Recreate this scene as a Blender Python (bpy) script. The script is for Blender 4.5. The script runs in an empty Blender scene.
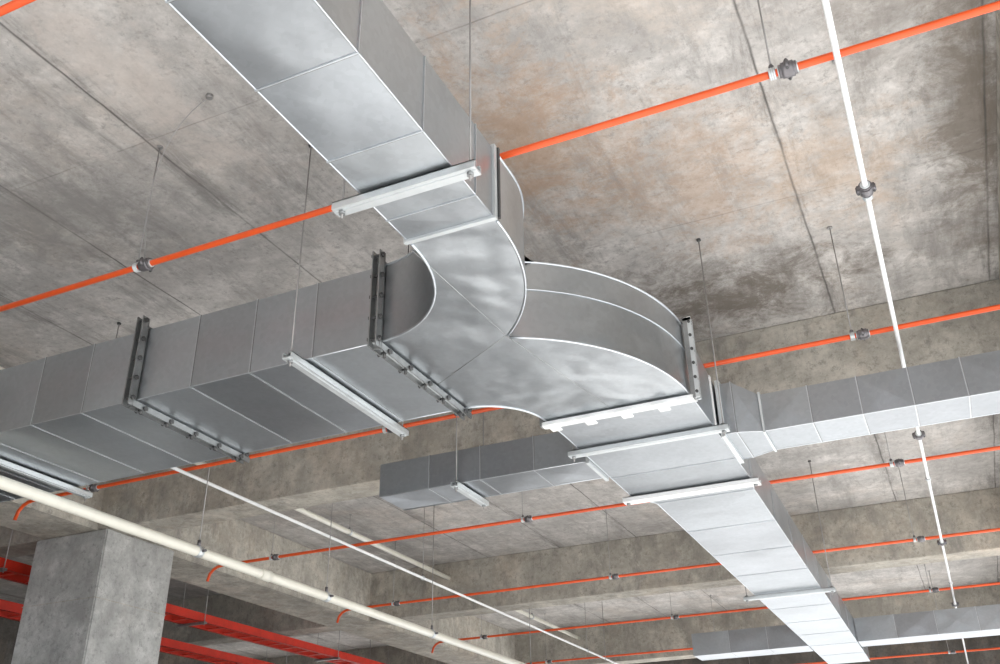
import bpy, bmesh, math, random
from mathutils import Vector, Matrix
random.seed(4)
S=2.5; CZ=1.6
def P(x,y,z): return Vector((x*S,y*S,z*S+CZ))

# ---------------- materials ----------------
def newmat(name):
    m=bpy.data.materials.new(name); m.use_nodes=True
    nt=m.node_tree; b=nt.nodes['Principled BSDF']; return m,nt,b
def N(nt,t,**k):
    n=nt.nodes.new(t)
    for a,v in k.items():
        setattr(n,a,v)
    return n
def L(nt,a,b): nt.links.new(a,b)
def ramp(nt,src,stops):
    r=nt.nodes.new('ShaderNodeValToRGB'); e=r.color_ramp.elements
    while len(e)<len(stops): e.new(0.5)
    for i,(p,c) in enumerate(stops):
        e[i].position=p; e[i].color=(c,c,c,1) if not isinstance(c,tuple) else (*c,1)
    L(nt,src,r.inputs[0]); return r.outputs[0]
def mix(nt,f,a,b,mode='MIX'):
    m=nt.nodes.new('ShaderNodeMix'); m.data_type='RGBA'; m.blend_type=mode
    for s,v in ((0,f),(6,a),(7,b)):
        if hasattr(v,'node'): L(nt,v,m.inputs[s])
        else: m.inputs[s].default_value = v if s==0 else (*v,1)
    return m.outputs[2]
def math_(nt,op,a,b=None,c=None):
    m=nt.nodes.new('ShaderNodeMath'); m.operation=op
    for i,v in enumerate((a,b,c)):
        if v is None: continue
        if hasattr(v,'node'): L(nt,v,m.inputs[i])
        else: m.inputs[i].default_value=v
    return m.outputs[0]
def noise(nt,vec,scale,detail=6,rough=.6,dist=0.0):
    n=N(nt,'ShaderNodeTexNoise'); n.inputs['Scale'].default_value=scale
    n.inputs['Detail'].default_value=detail; n.inputs['Roughness'].default_value=rough
    n.inputs['Distortion'].default_value=dist
    L(nt,vec,n.inputs['Vector']); return n.outputs['Fac']

def concrete(name,base=(.50,.47,.44),joints=False,dark=1.0,zdrip=False,stain=.55):
    m,nt,b=newmat(name)
    tc=N(nt,'ShaderNodeTexCoord'); obj=tc.outputs['Object']
    n1=noise(nt,obj,.8,8,.65,.3); n2=noise(nt,obj,3.3,10,.78); n3=noise(nt,obj,16,6,.8)
    bs=tuple(c*dark for c in base)
    col=mix(nt,ramp(nt,n1,[(.33,0.0),(.66,1.0)]),tuple(c*.76 for c in bs),tuple(min(1,c*1.14) for c in bs))
    mp=N(nt,'ShaderNodeMapping'); mp.inputs['Location'].default_value=(7.3,2.1,1.0); L(nt,obj,mp.inputs[0])
    st=noise(nt,mp.outputs[0],.65,9,.74,.6)
    col=mix(nt,ramp(nt,st,[(.50,0.0),(.72,stain*.7)]),col,(.46*dark,.33*dark,.225*dark))
    mp2=N(nt,'ShaderNodeMapping'); mp2.inputs['Location'].default_value=(1.3,9.1,4.0); mp2.inputs['Scale'].default_value=(1.6,.28,1) if not zdrip else (1.4,1.4,.5); L(nt,obj,mp2.inputs[0])
    dk=noise(nt,mp2.outputs[0],2.2,12,.80,.2)
    col=mix(nt,ramp(nt,dk,[(.50,0.0),(.66,stain*1.25)]),col,(.18*dark,.17*dark,.16*dark))
    col=mix(nt,ramp(nt,n2,[(.38,.6),(.55,0.0)]),col,tuple(c*.55 for c in bs))
    col=mix(nt,ramp(nt,n2,[(.54,.0),(.68,.6)]),col,tuple(min(1,c*1.4) for c in bs))
    col=mix(nt,ramp(nt,n3,[(.36,.65),(.47,0.0)]),col,tuple(c*.48 for c in bs))
    if joints:
        sp=N(nt,'ShaderNodeSeparateXYZ'); L(nt,obj,sp.inputs[0])
        wob=math_(nt,'MULTIPLY',math_(nt,'SUBTRACT',noise(nt,obj,2.0,4,.6),.5),.03)
        def line(coord,off,per,w):
            t=math_(nt,'ADD',math_(nt,'SUBTRACT',coord,off),wob)
            f=math_(nt,'ABSOLUTE',math_(nt,'SUBTRACT',math_(nt,'FRACT',math_(nt,'ADD',math_(nt,'DIVIDE',t,per),.5)),.5))
            d=math_(nt,'MULTIPLY',f,per)
            return math_(nt,'SUBTRACT',1.0,math_(nt,'MINIMUM',math_(nt,'DIVIDE',d,w),1.0)),t
        lx,t=line(sp.outputs[0],-.154*S,.488*S,.012)
        lw,_=line(sp.outputs[0],-.154*S,.488*S,.14)
        ly,_=line(sp.outputs[1],.42*S,.976*S,.008)
        ln=noise(nt,obj,.9,4,.6)
        skip=math_(nt,'GREATER_THAN',math_(nt,'ABSOLUTE',math_(nt,'ADD',sp.outputs[0],.642*S)),.3)
        lxx=math_(nt,'MULTIPLY',math_(nt,'MULTIPLY',lx,ramp(nt,ln,[(.36,.3),(.60,.95)])),skip)
        lyy=math_(nt,'MULTIPLY',ly,ramp(nt,ln,[(.4,.0),(.65,.6)]))
        cell=math_(nt,'FLOOR',math_(nt,'DIVIDE',math_(nt,'SUBTRACT',sp.outputs[0],-.154*S),.488*S))
        celly=math_(nt,'FLOOR',math_(nt,'DIVIDE',math_(nt,'SUBTRACT',sp.outputs[1],.42*S),.976*S))
        cv=N(nt,'ShaderNodeCombineXYZ'); L(nt,cell,cv.inputs[0]); L(nt,celly,cv.inputs[1])
        wn=N(nt,'ShaderNodeTexWhiteNoise'); wn.noise_dimensions='3D'; L(nt,cv.outputs[0],wn.inputs['Vector'])
        col=mix(nt,math_(nt,'MULTIPLY',wn.outputs['Value'],.2),col,(.30,.285,.27))
        col=mix(nt,math_(nt,'MULTIPLY',math_(nt,'MULTIPLY',lw,skip),ramp(nt,dk,[(.46,.0),(.58,.6)])),col,(.17,.16,.15))
        def spot(x,y,rx,ry,color,amt,col,sc=2.6):
            g=N(nt,'ShaderNodeMapping'); g.vector_type='POINT'
            g.inputs['Scale'].default_value=(1/(rx*S),1/(ry*S),0); g.inputs['Location'].default_value=(-x/rx,-y/ry,0)
            L(nt,obj,g.inputs[0])
            v=N(nt,'ShaderNodeVectorMath',operation='LENGTH'); L(nt,g.outputs[0],v.inputs[0])
            nn=noise(nt,obj,sc,12,.82,.4)
            d=math_(nt,'ADD',v.outputs['Value'],math_(nt,'MULTIPLY',math_(nt,'SUBTRACT',nn,.5),4.5))
            return mix(nt,ramp(nt,d,[(.1,amt),(1.0,0.0)]),col,color)
        col=spot(-.75,1.85,.30,.5,(.42,.27,.17),.65,col)
        col=spot(-.33,1.35,.35,.3,(.62,.53,.45),.5,col)
        col=spot(-.5,2.85,.6,.30,(.13,.11,.09),.85,col)
        col=spot(.32,2.2,.15,.9,(.17,.14,.11),.75,col)
        col=spot(-.05,2.3,.25,.3,(.48,.34,.23),.5,col,3.4)
        col=spot(-.40,2.2,.25,.4,(.42,.29,.20),.55,col,4.0)
        col=spot(.12,1.6,.2,.5,(.26,.235,.21),.6,col,3.0)
        col=spot(-1.5,1.2,.15,.5,(.62,.55,.50),.5,col)
        col=spot(-2.1,1.5,.5,.3,(.24,.23,.22),.6,col,3.6)
        col=mix(nt,math_(nt,'MAXIMUM',lxx,lyy),col,(.08,.075,.07))
    L(nt,col,b.inputs['Base Color']); b.inputs['Roughness'].default_value=.9
    b.inputs['Specular IOR Level'].default_value=.2
    bp=N(nt,'ShaderNodeBump'); bp.inputs['Strength'].default_value=.4; bp.inputs['Distance'].default_value=.02
    L(nt,n2,bp.inputs['Height']); L(nt,bp.outputs[0],b.inputs['Normal'])
    return m

def galv(name,col=(.70,.73,.75),rough=.33,dent=.045,sc=1.5):
    m,nt,b=newmat(name)
    tc=N(nt,'ShaderNodeTexCoord'); obj=tc.outputs['Object']
    v=N(nt,'ShaderNodeTexVoronoi'); v.inputs['Scale'].default_value=38; L(nt,obj,v.inputs['Vector'])
    bw=N(nt,'ShaderNodeRGBToBW'); L(nt,v.outputs['Color'],bw.inputs[0])
    n=noise(nt,obj,1.6,3,.5,.2)
    c=mix(nt,bw.outputs[0],tuple(x*.94 for x in col),tuple(x*1.05 for x in col))
    c=mix(nt,ramp(nt,n,[(.4,.0),(.75,.4)]),c,tuple(x*.80 for x in col))
    L(nt,c,b.inputs['Base Color']); b.inputs['Metallic'].default_value=.96
    r=math_(nt,'ADD',math_(nt,'MULTIPLY',n,.10),rough-.05)
    L(nt,r,b.inputs['Roughness'])
    n2=noise(nt,obj,sc,2,.45)
    bp=N(nt,'ShaderNodeBump'); bp.inputs['Strength'].default_value=.75; bp.inputs['Distance'].default_value=dent
    L(nt,n2,bp.inputs['Height']); L(nt,bp.outputs[0],b.inputs['Normal'])
    return m
def paint(name,col,rough=.4,metal=0.0,var=.2):
    m,nt,b=newmat(name)
    tc=N(nt,'ShaderNodeTexCoord'); n=noise(nt,tc.outputs['Object'],6,6,.65)
    c=mix(nt,ramp(nt,n,[(.4,0.0),(.75,1.0)]),col,tuple(x*(1-var) for x in col))
    L(nt,c,b.inputs['Base Color']); b.inputs['Roughness'].default_value=rough; b.inputs['Metallic'].default_value=metal
    return m
M_ceil=concrete('concrete_soffit',base=(.57,.545,.52),joints=True,stain=.55)
M_beam=concrete('concrete_beam_mat',base=(.48,.45,.395),zdrip=True,stain=.6)
M_col=concrete('concrete_column_mat',base=(.49,.49,.475),zdrip=True,stain=.25)
M_floor=concrete('floor_screed',base=(.70,.70,.70),stain=.12)
M_wall=concrete('dark_blockwork',base=(.12,.11,.10),zdrip=True)
G1=galv('galvanised_a',(.47,.50,.53),.34); G2=galv('galvanised_b',(.44,.465,.49),.31); G3=galv('galvanised_c',(.50,.53,.555),.36)
GD=[galv('galvanised_dull_a',(.405,.43,.455),.38),galv('galvanised_dull_b',(.38,.40,.425),.35),galv('galvanised_dull_c',(.43,.455,.48),.40)]
GF=galv('galvanised_crinkled',(.50,.53,.555),.31,.055,2.2)
M_edge=galv('galvanised_edge',(.62,.65,.68),.38)
M_strut=paint('zinc_strut',(.66,.69,.70),.38,.6,.15)
M_angle=paint('angle_steel',(.34,.35,.35),.4,.8,.4)
M_bolt=paint('bolt_steel',(.10,.10,.10),.5,.6,.3)
M_rod=paint('threaded_rod',(.36,.35,.34),.5,.5,.3)
M_orange=paint('orange_pipe_paint',(.76,.095,.016),.40,0,.16)
M_red=paint('red_tray_paint',(.60,.03,.012),.45,0,.25)
M_white=paint('white_pvc',(.76,.74,.65),.35,0,.08)
M_whitec=paint('white_conduit_mat',(.86,.87,.87),.4,0,.1)
M_coup=paint('coupling_iron',(.22,.21,.22),.42,.7,.4)
M_tape=paint('sealing_foil_tape',(.84,.84,.83),.5,.15,.15)
M_dark=paint('slit_dark',(.05,.05,.05),.6,0,.2)

# ---------------- mesh builder ----------------
class B:
    def __init__(s,name): s.name=name; s.bm=bmesh.new(); s.mats=[]
    def mi(s,m):
        if m not in s.mats: s.mats.append(m)
        return s.mats.index(m)
    def face(s,pts,m,smooth=False):
        vs=[s.bm.verts.new(p) for p in pts]
        f=s.bm.faces.new(vs); f.material_index=s.mi(m); f.smooth=smooth; return f
    def box(s,x0,x1,y0,y1,z0,z1,m,bev=0):
        r=bmesh.ops.create_cube(s.bm,size=1); vs=r['verts']
        c=P((x0+x1)/2,(y0+y1)/2,(z0+z1)/2)
        for v in vs: v.co=Vector((v.co.x*(x1-x0)*S,v.co.y*(y1-y0)*S,v.co.z*(z1-z0)*S))+c
        fs=set(f for v in vs for f in v.link_faces)
        for f in fs: f.material_index=s.mi(m)
        if bev: bmesh.ops.bevel(s.bm,geom=list(set(e for v in vs for e in v.link_edges)),offset=bev*S,segments=2,affect='EDGES',material=s.mi(m))
    def tube(s,pts,r,m,n=12,cap=True):
        pts=[P(*p) for p in pts]; r*=S
        rings=[]; up=None
        for i,p in enumerate(pts):
            d=(pts[min(i+1,len(pts)-1)]-pts[max(i-1,0)]).normalized()
            if up is None:
                up=Vector((0,0,1)) if abs(d.z)<.9 else Vector((1,0,0))
            u=(up-d*up.dot(d)).normalized(); w=d.cross(u); up=u
            rings.append([s.bm.verts.new(p+(u*math.cos(a)+w*math.sin(a))*r) for a in [2*math.pi*k/n for k in range(n)]])
        k=s.mi(m)
        for a,b in zip(rings,rings[1:]):
            for i in range(n):
                f=s.bm.faces.new((a[i],a[(i+1)%n],b[(i+1)%n],b[i])); f.smooth=True; f.material_index=k
        if cap:
            for rr in (rings[0],rings[-1]):
                f=s.bm.faces.new(rr); f.material_index=k
    def done(s):
        bmesh.ops.recalc_face_normals(s.bm,faces=s.bm.faces)
        me=bpy.data.meshes.new(s.name); s.bm.to_mesh(me); s.bm.free()
        for m in s.mats: me.materials.append(m)
        o=bpy.data.objects.new(s.name,me); bpy.context.scene.collection.objects.link(o); return o

CEIL=1.6; BB=1.29; FL=-CZ/S; XE=1.3
# ---------------- room ----------------
b=B('ceiling'); b.box(-6.2,XE,-3.2,9.2,CEIL,CEIL+.1,M_ceil); b.done()
b=B('floor'); b.box(-6.2,14,-14,18,FL-.1,FL,M_floor); b.done()
b=B('wall_left'); b.box(-6.3,-6.2,-3.2,9.2,FL,CEIL+.1,M_wall); b.done()
b=B('wall_far'); b.box(-6.2,XE,9.2,9.3,.7,CEIL+.1,M_wall); b.done()
for y0 in (3.13,5.46,7.79):
    b=B('concrete_cross_beam'); b.box(-6.2,XE,y0,y0+.17,BB,CEIL,M_beam,.004); b.done()
b=B('concrete_girder'); b.box(-3.78,-3.45,-3.2,9.19,BB-.001,CEIL-.001,M_beam,.004); b.done()
b=B('concrete_girder'); b.box(.36,.62,-3.2,9.19,BB+.001,CEIL-.001,M_beam,.004); b.done()
for (x,y) in ((-3.61,3.35),(-3.61,8.0),(.95,8.0)):
    b=B('concrete_column')
    b.box(x-.22,x+.22,y-.22,y+.22,FL,BB-.001,M_col,.006)
    b.box(x-.221,x+.221,y-.221,y+.221,.98,.983,M_beam)
    b.done()

# ---------------- ducts ----------------
GM=[G1,G2,G3]
def duct(bl,axis,secs,dip=.004,caps=(True,True),GM=GM):
    def C(s):
        t,lo,hi,z0,z1=s
        if axis=='y': return [P(lo,t,z0),P(hi,t,z0),P(hi,t,z1),P(lo,t,z1)]
        return [P(t,lo,z0),P(t,hi,z0),P(t,hi,z1),P(t,lo,z1)]
    for s0,s1 in zip(secs,secs[1:]):
        a,c=C(s0),C(s1); ctr=sum(a+c,Vector())/8
        mat=random.choice(GM)
        for i in range(4):
            j=(i+1)%4; q=[a[i],a[j],c[j],c[i]]
            mid=sum(q,Vector())/4; nrm=(q[1]-q[0]).cross(q[2]-q[1]).normalized()
            if nrm.dot(mid-ctr)<0: nrm=-nrm
            mid=mid+nrm*dip*S*random.uniform(.3,1.2)
            mm=random.choice([mat,mat,random.choice(GM)])
            for k in range(4): bl.face([q[k],q[(k+1)%4],mid],mm)
    for flag,s in zip(caps,(secs[0],secs[-1])):
        if flag: bl.face(C(s),G2)
def ring(bl,axis,t,lo,hi,z0,z1,w,h,m):
    if axis=='y':
        bl.box(lo-h,hi+h,t-w,t+w,z0-h,z0+.0005,m); bl.box(lo-h,hi+h,t-w,t+w,z1-.0005,z1+h,m)
        bl.box(lo-h,lo+.0005,t-w,t+w,z0,z1,m); bl.box(hi-.0005,hi+h,t-w,t+w,z0,z1,m)
    else:
        bl.box(t-w,t+w,lo-h,hi+h,z0-h,z0+.0005,m); bl.box(t-w,t+w,lo-h,hi+h,z1-.0005,z1+h,m)
        bl.box(t-w,t+w,lo-h,lo+.0005,z0,z1,m); bl.box(t-w,t+w,hi-.0005,hi+h,z0,z1,m)
def seam(bl,axis,t,lo,hi,z0,z1,h=.0018):
    """folded drive-slip seam: bright lip plus a dark gap line beside it"""
    ring(bl,axis,t,lo,hi,z0,z1,.0014,h,M_edge)
    ring(bl,axis,t+.0024,lo,hi,z0,z1,.0009,h*.6,M_angle)
def corner_bead(bl,axis,secs,r=.0016):
    for k in (1,2):
        pts=[(s[k],s[0],s[3]) if axis=='y' else (s[0],s[k],s[3]) for s in secs]
        bl.tube(pts,r,M_edge,6)
def stations(a,b,n): return [a+(b-a)*i/n for i in range(n+1)]

b=B('narrow_supply_duct')
ys=[1.232-.19*i for i in range(16)][::-1]+[1.32]
sec=[(y,-.781,-.603,1.0,1.155) for y in ys]
duct(b,'y',sec,.0010); corner_bead(b,'y',sec)
for y in ys[1:-1]: seam(b,'y',y,-.781,-.603,1.0,1.155,.0022)
ring(b,'y',1.306,-.781,-.603,1.0,1.155,.005,.006,M_strut)
b.box(-.6035,-.594,1.313,1.319,1.0,1.16,M_dark)  # thin dark strip drawn for the vertical slit at the flange
b.done()

b=B('wide_trunk_duct')
xs=[-1.045]+[-1.045-.1785*i for i in range(1,15)]
xs=xs[::-1]
sec=[(x,1.635,2.055,1.0,1.2) for x in xs]
duct(b,'x',sec,.0012); corner_bead(b,'x',sec)
for i,x in enumerate(xs[1:-1]): seam(b,'x',x,1.635,2.055,1.0,1.2,.0016)
b.done()

def arc(cx,cy,rx,ry,a0,a1,n=18): return [(cx+rx*math.cos(math.radians(a0+(a1-a0)*i/n)),cy+ry*math.sin(math.radians(a0+(a1-a0)*i/n))) for i in range(n+1)]
inner1=arc(-1.045,1.32,.265,.315,90,0)
outer1=arc(-1.045,1.32,.442,.53,0,51.4)
outer2=arc(-.95,2.235,.459,.53,-67,0)
inner2=arc(-1.045,2.235,.162,.18,0,-90)
poly=inner1+outer1+outer2+inner2
def ztop(x,y): 
    t=min(1,max(0,(y-1.32)/.28)); return 1.155+.045*t*t*(3-2*t) 
b=B('forked_duct_transition')
b.face([P(x,y,1.0) for x,y in poly],GF)
f=b.face([P(x,y,ztop(x,y)) for x,y in poly],G2); bmesh.ops.triangulate(b.bm,faces=[f])
def wall(pl,mat):
    vb=[b.bm.verts.new(P(x,y,1.0)) for x,y in pl]; vt=[b.bm.verts.new(P(x,y,ztop(x,y))) for x,y in pl]
    for i in range(len(pl)-1):
        f=b.bm.faces.new((vb[i],vb[i+1],vt[i+1],vt[i])); f.smooth=True; f.material_index=b.mi(mat)
for pl,mt in ((inner1,G2),(outer1,GF),(outer2,GF),(inner2,G1)):
    wall(pl,mt)
    b.tube([(x,y,.9995) for x,y in pl],.0028,M_edge,8)
    b.tube([(x,y,ztop(x,y)) for x,y in pl],.0028,M_edge,8)
b.tube([(x+.001,y-.001,1.125) for x,y in outer2],.0015,M_edge,6)
b.tube([(*outer1[-1],1.0),(*outer1[-1],1.2)],.0035,M_edge,8)
b.tube([(-.79,1.335,.9998),(-.775,1.73,.9998)],.0010,M_angle,6)
b.tube([(-1.04,1.90,.9998),(-.775,1.735,.9998)],.0007,M_angle,6)
b.tube([(-.775,1.735,.9998),(-.70,2.22,.9998)],.0008,M_angle,6)
b.done()

b=B('tapering_main_duct')
XL,XR=-.878,-.489
s1=[(2.235,-.883,-.491,1.0,1.2),(2.36,XL,XR,1.0,1.19),(2.51,XL,XR,1.0,1.16),(2.75,XL,XR,1.0,1.15),(2.96,XL,XR,1.0,1.15),(3.06,-.825,-.50,1.0,1.14)]
s2=[(3.06+.38*i,-.825+.002*i,-.50-.005*i,1.0,1.14) for i in range(0,11)]
sec=s1+s2[1:]
duct(b,'y',sec,.003,GM=GD); corner_bead(b,'y',sec)
for s_ in sec[2:-1]: seam(b,'y',*s_)
ring(b,'y',2.50,XL,XR,1.0,1.16,.008,.003,M_tape)
b.done()

def xduct(name,x0,x1,y0,y1,z0,z1,step,first=None):
    b=B(name); n=max(1,round(abs(x1-x0)/step))
    sec=[(x,y0,y1,z0,z1) for x in stations(x0,x1,n)]
    if first: sec=first+sec
    duct(b,'x',sec,.002,GM=GD); corner_bead(b,'x',sec)
    for s_ in sec[1:-1]: seam(b,'x',*s_)
    return b
b=xduct('side_branch_duct',-.882,-1.61,2.572,2.732,1.0,1.11,.18)
ring(b,'x',-.889,2.572,2.732,1.0,1.11,.005,.010,M_strut); b.done()
b=xduct('side_branch_duct',-.37,1.2,2.572,2.732,1.0,1.11,.13,first=[(-.485,2.54,2.76,.998,1.15),(-.44,2.54,2.76,.998,1.15)])
ring(b,'x',-.476,2.54,2.76,.998,1.15,.006,.010,M_strut)
ring(b,'x',-.37,2.572,2.732,1.0,1.11,.003,.006,M_strut); b.done()
b=xduct('distant_branch_duct',-.815,-1.5,6.08,6.28,1.0,1.13,.22); b.done()
b=xduct('distant_branch_duct',-.535,1.2,6.08,6.28,1.0,1.13,.22); b.done()

# ---------------- flange frames, trapeze hangers ----------------
def hexnut(b,x,y,z,r=.006,h=.008,m=M_bolt):
    b.tube([(x,y,z-h),(x,y,z)],r,m,6)
def angle_frame(x,y0,y1,z0,z1):
    b=B('bolted_flange_frame')
    b.box(x-.010,x+.010,y0-.012,y1+.03,z0-.0075,z0-.0045,M_strut); b.box(x-.012,x-.009,y0-.012,y1+.03,z0-.020,z0-.0045,M_angle)
    b.box(x+.009,x+.012,y0-.012,y1+.03,z0-.020,z0-.0045,M_angle)
    for i in range(5):
        y=y0+.03+(y1-y0-.04)*i/4
        b.tube([(x-.016,y,z0-.014),(x+.018,y,z0-.014)],.003,M_bolt,8)
        b.tube([(x+.012,y,z0-.014),(x+.017,y,z0-.014)],.0072,M_bolt,6)
        b.tube([(x-.017,y,z0-.014),(x-.012,y,z0-.014)],.0072,M_bolt,6)
        b.tube([(x,y,z0-.026),(x,y,z0-.006)],.0045,M_bolt,6)
    for yy,sg in ((y0,-1),(y1,1)):
        for dx,mm in ((-.011,M_angle),(.008,M_angle)):
            ya,yb=sorted((yy+sg*.0042,yy+sg*.026)); b.box(x+dx,x+dx+.003,ya,yb,z0-.02,z1+.03,mm)
        ya,yb=sorted((yy+sg*.0035,yy+sg*.006)); b.box(x-.012,x+.012,ya,yb,z0-.02,z1+.03,M_angle)
        for i in range(5):
            z=z0+.0+(z1-z0+.02)*i/4
            b.tube([(x-.017,yy+sg*.016,z),(x+.018,yy+sg*.016,z)],.0032,M_bolt,8)
            b.tube([(x+.011,yy+sg*.016,z),(x+.016,yy+sg*.016,z)],.0066,M_bolt,6)
            b.tube([(x-.016,yy+sg*.016,z),(x-.011,yy+sg*.016,z)],.0066,M_bolt,6)
    b.box(x-.012,x+.012,y0-.01,y1+.01,z1+.0045,z1+.0075,M_angle)
    return b.done()
angle_frame(-1.045,1.635,2.055,1.0,1.2)
angle_frame(-1.76,1.635,2.055,1.0,1.2)
angle_frame(-2.86,1.635,2.055,1.0,1.2)
def fork_side_frame():
    b=B('bolted_flange_frame')
    y=2.235
    b.box(-.895,-.479,y-.012,y+.014,.983,.9955,M_tape,.002)
    b.box(-.895,-.479,y+.014,y+.030,.990,.9955,M_strut)
    b.box(-.4855,-.474,y-.010,y+.010,.985,1.215,M_angle)
    b.box(-.474,-.464,y-.010,y-.006,.985,1.215,M_strut); b.box(-.474,-.464,y+.006,y+.010,.985,1.215,M_strut)
    b.box(-.900,-.889,y-.010,y+.010,.985,1.215,M_angle)
    b.box(-.90,-.464,y-.010,y+.010,1.205,1.213,M_angle)
    for i in range(6): b.tube([(-.469,y-.015,1.0+.04*i),(-.469,y+.015,1.0+.04*i)],.004,M_bolt,6)
    for i in range(4): b.box(-.90+.1*i+.02,-.88+.1*i+.03,y-.02,y+.033,.980,.985,M_tape,.002)
    b.done()
fork_side_frame()

def trapeze(axis,t,a0,a1,z,top=CEIL,m=M_strut,w=.013,h=.015,rod=True):
    b=B('trapeze_hanger')
    def bx(u0,u1,v0,v1,z0,z1,mm):
        if axis=='x': b.box(u0,u1,v0,v1,z0,z1,mm)
        else: b.box(v0,v1,u0,u1,z0,z1,mm)
    bx(a0,a1,t-w,t+w,z-h,z-h+.003,m); bx(a0,a1,t-w,t-w+.003,z-h+.003,z,m); bx(a0,a1,t+w-.003,t+w,z-h+.003,z,m)
    bx(a0,a1,t-w,t-w+.007,z-.002,z,m); bx(a0,a1,t+w-.007,t+w,z-.002,z,m)
    bx(a0,a1,t-w*.35,t+w*.35,z-h-.0012,z-h,m)
    for u in (a0+.014,a1-.014):
        p=(u,t) if axis=='x' else (t,u)
        if rod:
            b.tube([(*p,z-h-.015),(*p,top)],.0019,M_rod,8)
            b.tube([(*p,top-.005),(*p,top)],.007,M_bolt,8)
        hexnut(b,*p,z-h,.0065,.006,M_angle); hexnut(b,*p,z+.006,.0065,.006,M_angle)
    return b.done()
trapeze('x',1.15,-.836,-.558,.9955)
trapeze('x',.45,-.836,-.558,.9955)
trapeze('y',-1.25,1.578,2.112,.9955)
trapeze('y',-2.39,1.578,2.112,.9955)
trapeze('y',-3.3,1.578,2.112,.9955)
trapeze('x',2.955,-.905,-.462,.9955,m=M_tape,w=.020,rod=False)
trapeze('x',2.47,-.91,-.447,.9955)
trapeze('x',4.6,-.87,-.46,.9955)
trapeze('y',-1.32,2.54,2.765,.9955)
trapeze('y',.9,2.54,2.765,.9955)

# ---------------- orange pipes ----------------
R=.0072
def coupling(b,x,y,z,axis='x'):
    d=(1,0) if axis=='x' else (0,1)
    def at(o,s=0,zz=0): return (x+d[0]*o+d[1]*s,y+d[1]*o+d[0]*s,z+zz)
    b.tube([at(-.016),at(-.012),at(.012),at(.016)],.0125,M_coup,16)
    b.tube([at(-.011),at(-.005),at(.005),at(.011)],.0150,M_coup,16)
    b.tube([at(-.018),at(-.014)],.010,M_strut,16); b.tube([at(.014),at(.018)],.010,M_strut,16)
    for s in (-.016,.016):
        b.tube([at(0,s,-.008),at(0,s,.008)],.0045,M_coup,6); b.tube([at(0,s,-.011),at(0,s,.011)],.0025,M_bolt,8)
def ringhanger(b,x,y,z,axis,r,top=CEIL,rr=.0016):
    pts=[]
    for i in range(25):
        a=2*math.pi*i/24; c,s_=math.cos(a)*(r+.0025),math.sin(a)*(r+.0025)
        pts.append((x,y+c,z+s_) if axis=='x' else (x+c,y,z+s_))
    for o in (-.004,0,.004):
        b.tube([(p[0]+o,p[1],p[2]) if axis=='x' else (p[0],p[1]+o,p[2]) for p in pts],.0024,M_strut,6,False)
    b.tube([(x,y,z+r+.001),(x,y,z+r+.012)],.005,M_coup,6)
    b.tube([(x,y,z+r+.01),(x,y,top)],rr,M_rod,6)
    b.tube([(x,y,top-.004),(x,y,top)],.008,M_rod,10)
ORZ=1.235
pys=[.715,1.428,2.58,3.73,4.88,6.05,7.2,8.35]
for i,y in enumerate(pys):
    b=B('orange_sprinkler_pipe')
    x0=-3.22 if i!=0 else -6.1
    pts=[(XE-.05,y,ORZ),(x0,y,ORZ)]
    if i>1: pts+=[(x0-.03,y,ORZ-.004),(x0-.055,y,ORZ-.015),(x0-.075,y,ORZ-.035),(x0-.085,y,ORZ-.07)]
    if i==1: pts[-1]=(-3.3,y,ORZ)
    b.tube(pts,R,M_orange,12)
    for hx in (-.066,-1.575,-2.9):
        coupling(b,hx,y,ORZ); ringhanger(b,hx-.028,y,ORZ,'x',R)
    b.done()
b=B('white_conduit_pipe')
b.tube([(.0195,-3,1.213),(.0195,9.1,1.213)],.0058,M_whitec,12)
for y in (.3,1.84,3.4,4.9,6.4): coupling(b,.0195,y,1.213,'y')
for y in (1.87,3.9,5.8): ringhanger(b,.0195,y,1.213,'y',.0058)
b.done()
b=B('white_drain_pipe')
zz=.93;xx=-2.38
b.tube([(xx,-3,zz),(xx,9.1,zz)],.0185,M_white,20)
for y in (-1.2,.9,2.62,3.42,4.35,5.6,7.0):
    b.tube([(xx,y-.012,zz),(xx,y+.012,zz)],.0205,M_strut,20)
    b.tube([(xx,y,zz+.0195),(xx,y,zz+.04)],.007,M_coup,6); b.tube([(xx,y,zz+.03),(xx,y,CEIL)],.0022,M_rod,6)
    b.tube([(xx+.02,y,zz),(xx+.035,y,zz)],.005,M_coup,6)
for y in (1.5,3.0,6.2): b.tube([(xx,y-.03,zz),(xx,y+.03,zz)],.0215,M_white,20)
b.done()
b=B('thin_white_conduit'); b.tube([(-2.41,2.2,1.2),(-2.41,9.1,1.2)],.0065,M_whitec,10)
for y in (2.4,4.3,6.7): ringhanger(b,-2.41,y,1.2,'y',.0065)
b.done()
b=B('ceiling_white_pipe'); b.tube([(-2.87,-3,1.5),(-2.87,9.1,1.5)],.014,M_white,14)
for y in (-.5,1.0,2.6,4.3,6.8): ringhanger(b,-2.87,y,1.5,'y',.014)
b.done()
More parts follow.
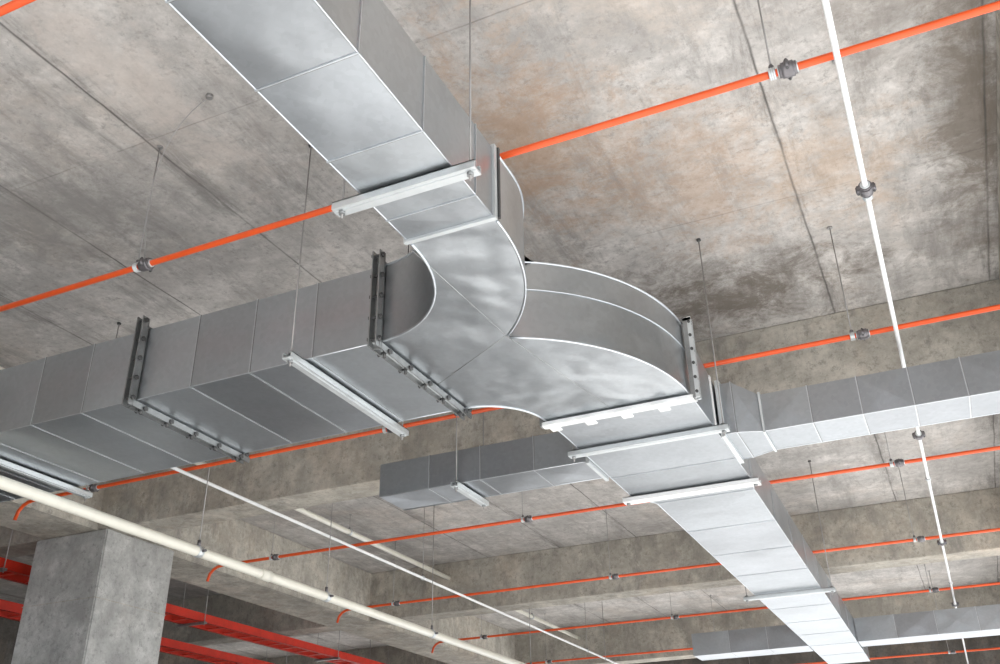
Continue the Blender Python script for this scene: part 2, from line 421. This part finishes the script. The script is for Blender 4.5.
for x0,z0 in ((-4.06,1.17),(-4.5,1.10)):
    b=B('red_cable_tray')
    for x in (x0-.07,x0+.07):
        b.box(x-.004,x+.004,-3,9.1,z0,z0+.05,M_red); b.box(x-.012,x+.012,-3,9.1,z0,z0+.004,M_red)
    for i in range(80): b.box(x0-.07,x0+.07,-2.95+.15*i,-2.93+.15*i,z0+.004,z0+.010,M_red)
    for i in range(9):
        y=-2.5+1.4*i; b.box(x0-.1,x0+.1,y-.012,y+.012,z0-.012,z0,M_angle)
        for s_ in (-.09,.09): b.tube([(x0+s_,y,z0-.02),(x0+s_,y,CEIL)],.0026,M_rod,6)
    b.done()
b=B('loose_hanger_wire')
def bez(p0,p1,p2,n=14):
    out=[]
    for i in range(n+1):
        t=i/n; out.append(tuple((1-t)**2*p0[k]+2*t*(1-t)*p1[k]+t*t*p2[k] for k in range(3)))
    return out
b.tube(bez((-1.575,1.42,1.25),(-1.58,1.36,1.56),(-1.36,1.33,1.595)),.0012,M_rod,6)
b.tube([(-1.36,1.33,1.59),(-1.36,1.33,1.6)],.008,M_rod,8)
b.done()

# ---------------- light ----------------
w=bpy.data.worlds.new('World'); bpy.context.scene.world=w; w.use_nodes=True
bg=w.node_tree.nodes['Background']; bg.inputs[0].default_value=(.84,.92,1.0,1); bg.inputs[1].default_value=1.5
sun=bpy.data.lights.new('sun','SUN'); sun.energy=19; sun.angle=.02; sun.color=(1,.98,.95)
so=bpy.data.objects.new('sun',sun); bpy.context.scene.collection.objects.link(so)
el=math.radians(29); d=Vector((-.75*math.cos(el),-.66*math.cos(el),-math.sin(el))); so.rotation_euler=d.to_track_quat('-Z','Y').to_euler()
bpy.context.scene.view_settings.view_transform='Standard'

# ---------------- camera ----------------
Z=Vector((-31,1815,-964)).normalized(); Y=Vector((505,-503,-964)); Y=(Y-Z*Y.dot(Z)).normalized(); X=Y.cross(Z)
cam=bpy.data.cameras.new('camera'); co=bpy.data.objects.new('camera',cam); bpy.context.scene.collection.objects.link(co)
cam.sensor_width=36; cam.lens=36*964/1000; cam.clip_end=200
Mx=Matrix((X,Y,Z)).to_4x4(); Mx.translation=Vector((0,0,CZ)); co.matrix_world=Mx
bpy.context.scene.camera=co
